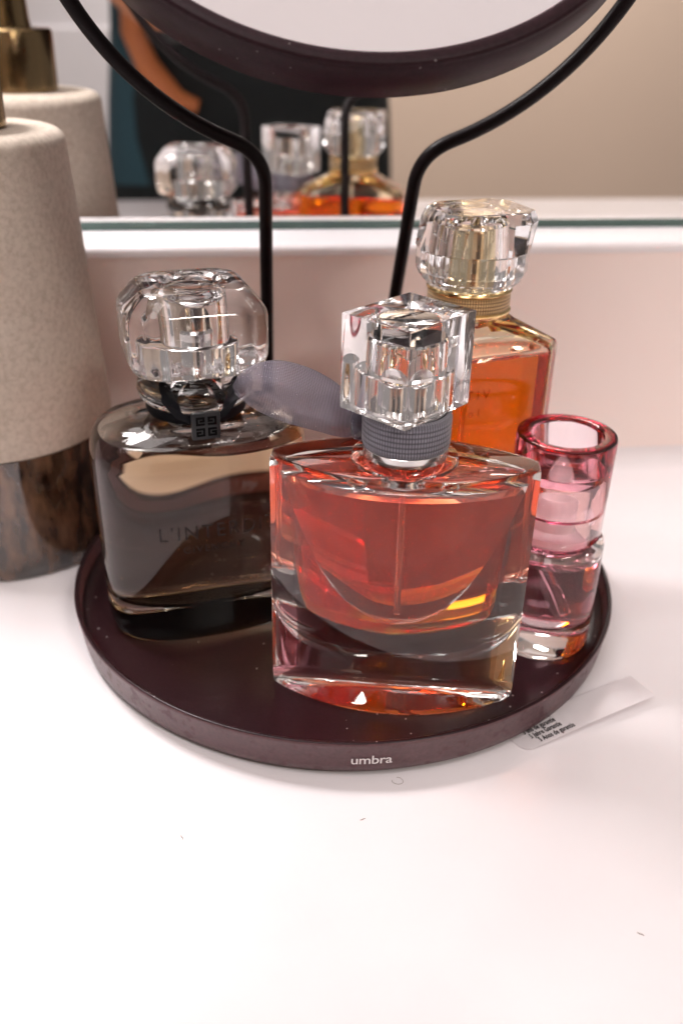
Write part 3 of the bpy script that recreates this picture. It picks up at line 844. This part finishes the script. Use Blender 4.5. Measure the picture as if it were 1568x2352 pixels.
PX, PY = 1.0, -58
V = [(PX, PY, 2), (PX, PY, 14), (PX, PY + 1, 28), (PX, PY, 42), (PX, PY, 49), (PX, PY + 1, 55), (PX, PY + 2, 62), (PX, PY + 1, 71),  # 0-7 pelvis..head
     (-15, PY + 1, 45), (-19, PY + 5, 29), (-11, PY + 16, 20), (-8.6, PY + 24, 17.5),      # 8-11 image-left arm
     (16, PY + 1, 45), (20, PY + 5, 29), (10, PY + 18, 20), (3.2, PY + 25, 17.5),      # 12-15 other arm
     (-8, PY, -4), (-9, PY + 2, -42), (-9, PY - 1, -79), (-9, PY + 9, -82.5),
     (9, PY, -4), (10, PY + 2, -42), (10, PY - 1, -79), (10, PY + 9, -82.5)]
E_ = [(0, 1), (1, 2), (2, 3), (3, 4), (4, 5), (5, 6), (6, 7), (3, 8), (8, 9), (9, 10), (10, 11), (3, 12), (12, 13), (13, 14), (14, 15),
      (0, 16), (16, 17), (17, 18), (18, 19), (0, 20), (20, 21), (21, 22), (22, 23)]
Rr = [(16, 9.5), (14.6, 8.5), (15, 9.5), (13, 8.5), (6, 6), (4.6, 4.6), (7, 8), (6.8, 8),
      5.4, 4.4, 3.0, 2.3, 5.4, 4.4, 3.0, 2.3, (9, 9), (6, 6), 4.2, 3.2, (9, 9), (6, 6), 4.2, 3.2]
nv0 = len(V)
for hx, s in ((-8.6, 1), (3.2, -1)):
    base = 11 if s > 0 else 15
    V.append((hx + s * .6, PY + 27.5, 17.6)); E_.append((base, len(V) - 1)); Rr.append(2.0); pi_ = len(V) - 1
    for k, ln in enumerate((2.2, 2.6, 2.4, 1.9)):
        z = 19.3 - k * 1.25
        V.append((hx + s * 1.0, PY + 29.2, z)); V.append((hx + s * 2.2, PY + 30.0 + ln * .25, z - .1)); V.append((hx + s * 3.6, PY + 29.6, z - .2))
        E_ += [(pi_, len(V) - 3), (len(V) - 3, len(V) - 2), (len(V) - 2, len(V) - 1)]; Rr += [.85, .72, .6]
    V.append((hx + s * 1.8, PY + 26.6, 19.2)); V.append((hx + s * 3.4, PY + 26.4, 19.8)); E_ += [(pi_, len(V) - 2), (len(V) - 2, len(V) - 1)]; Rr += [.95, .75]


def reg(c):
    if c.z > 51 or (c.y > PY + 12 and c.z > 8): return 1       # skin: head, forearms, hands
    if c.x < -9.5 and 0 < c.z < 31 and c.y > PY - 2: return 2    # teal sleeve
    if c.z < -6: return 2
    return 0


pr = skin_mesh('person', V, E_, Rr, [MT['darkcloth'], MT['skin'], MT['teal']], reg)
tag(pr, 'person in a black top and teal sleeves photographing the tray, seen in the wall mirror', 'person')
bm = bmesh.new(); bmesh.ops.create_uvsphere(bm, u_segments=24, v_segments=16, radius=1)
for v in bm.verts:
    v.co = Vector((PX + v.co.x * 8.4, PY - 1.2 + v.co.y * 9, 71 + v.co.z * 10)) if v.co.z > -.2 or v.co.y < .2 else Vector((PX + v.co.x * 7.2, PY - 2 + v.co.y * 4, 71 + v.co.z * 10))
obj('hair', bm, MT['hairhead'], pr, 80)
for s in (-1, 1):
    bm = bmesh.new(); bmesh.ops.create_uvsphere(bm, u_segments=12, v_segments=8, radius=1)
    for v in bm.verts: v.co = Vector((PX + s * 2.9 + v.co.x * 1.2, PY + 9.4 + v.co.y * .8, 67 + v.co.z * .8))
    obj('eye', bm, plain('eye', (.7, .68, .65), .2), pr, 80)
cm = thing('photo_camera', 'black camera held in both hands of the person in the mirror', 'camera', (-2.7, PY + 28.0, 14))
bm = bmesh.new(); box(bm, -5.2, 5.2, -1.6, 1.6, 14, 20.6, .5, 3); box(bm, -1.8, 1.8, -1.5, 1.3, 20.4, 22.2, .4, 2)
obj('body', bm, MT['blackplastic'], cm, 40)
obj('strap', tube([(-5.4, 0, 19), (-7.4, -16, 17.0), (-7.6, -19, 14), (-6.4, -19.5, 11), (-4.0, -19.5, 8.2), (-2, -19.5, 7.6)], [.5, .8, 1.0, 1.1, 1.0, .6], 12), plain('tan_leather', (.50, .16, .05), .5), cm, 60, label='tan leather strap')
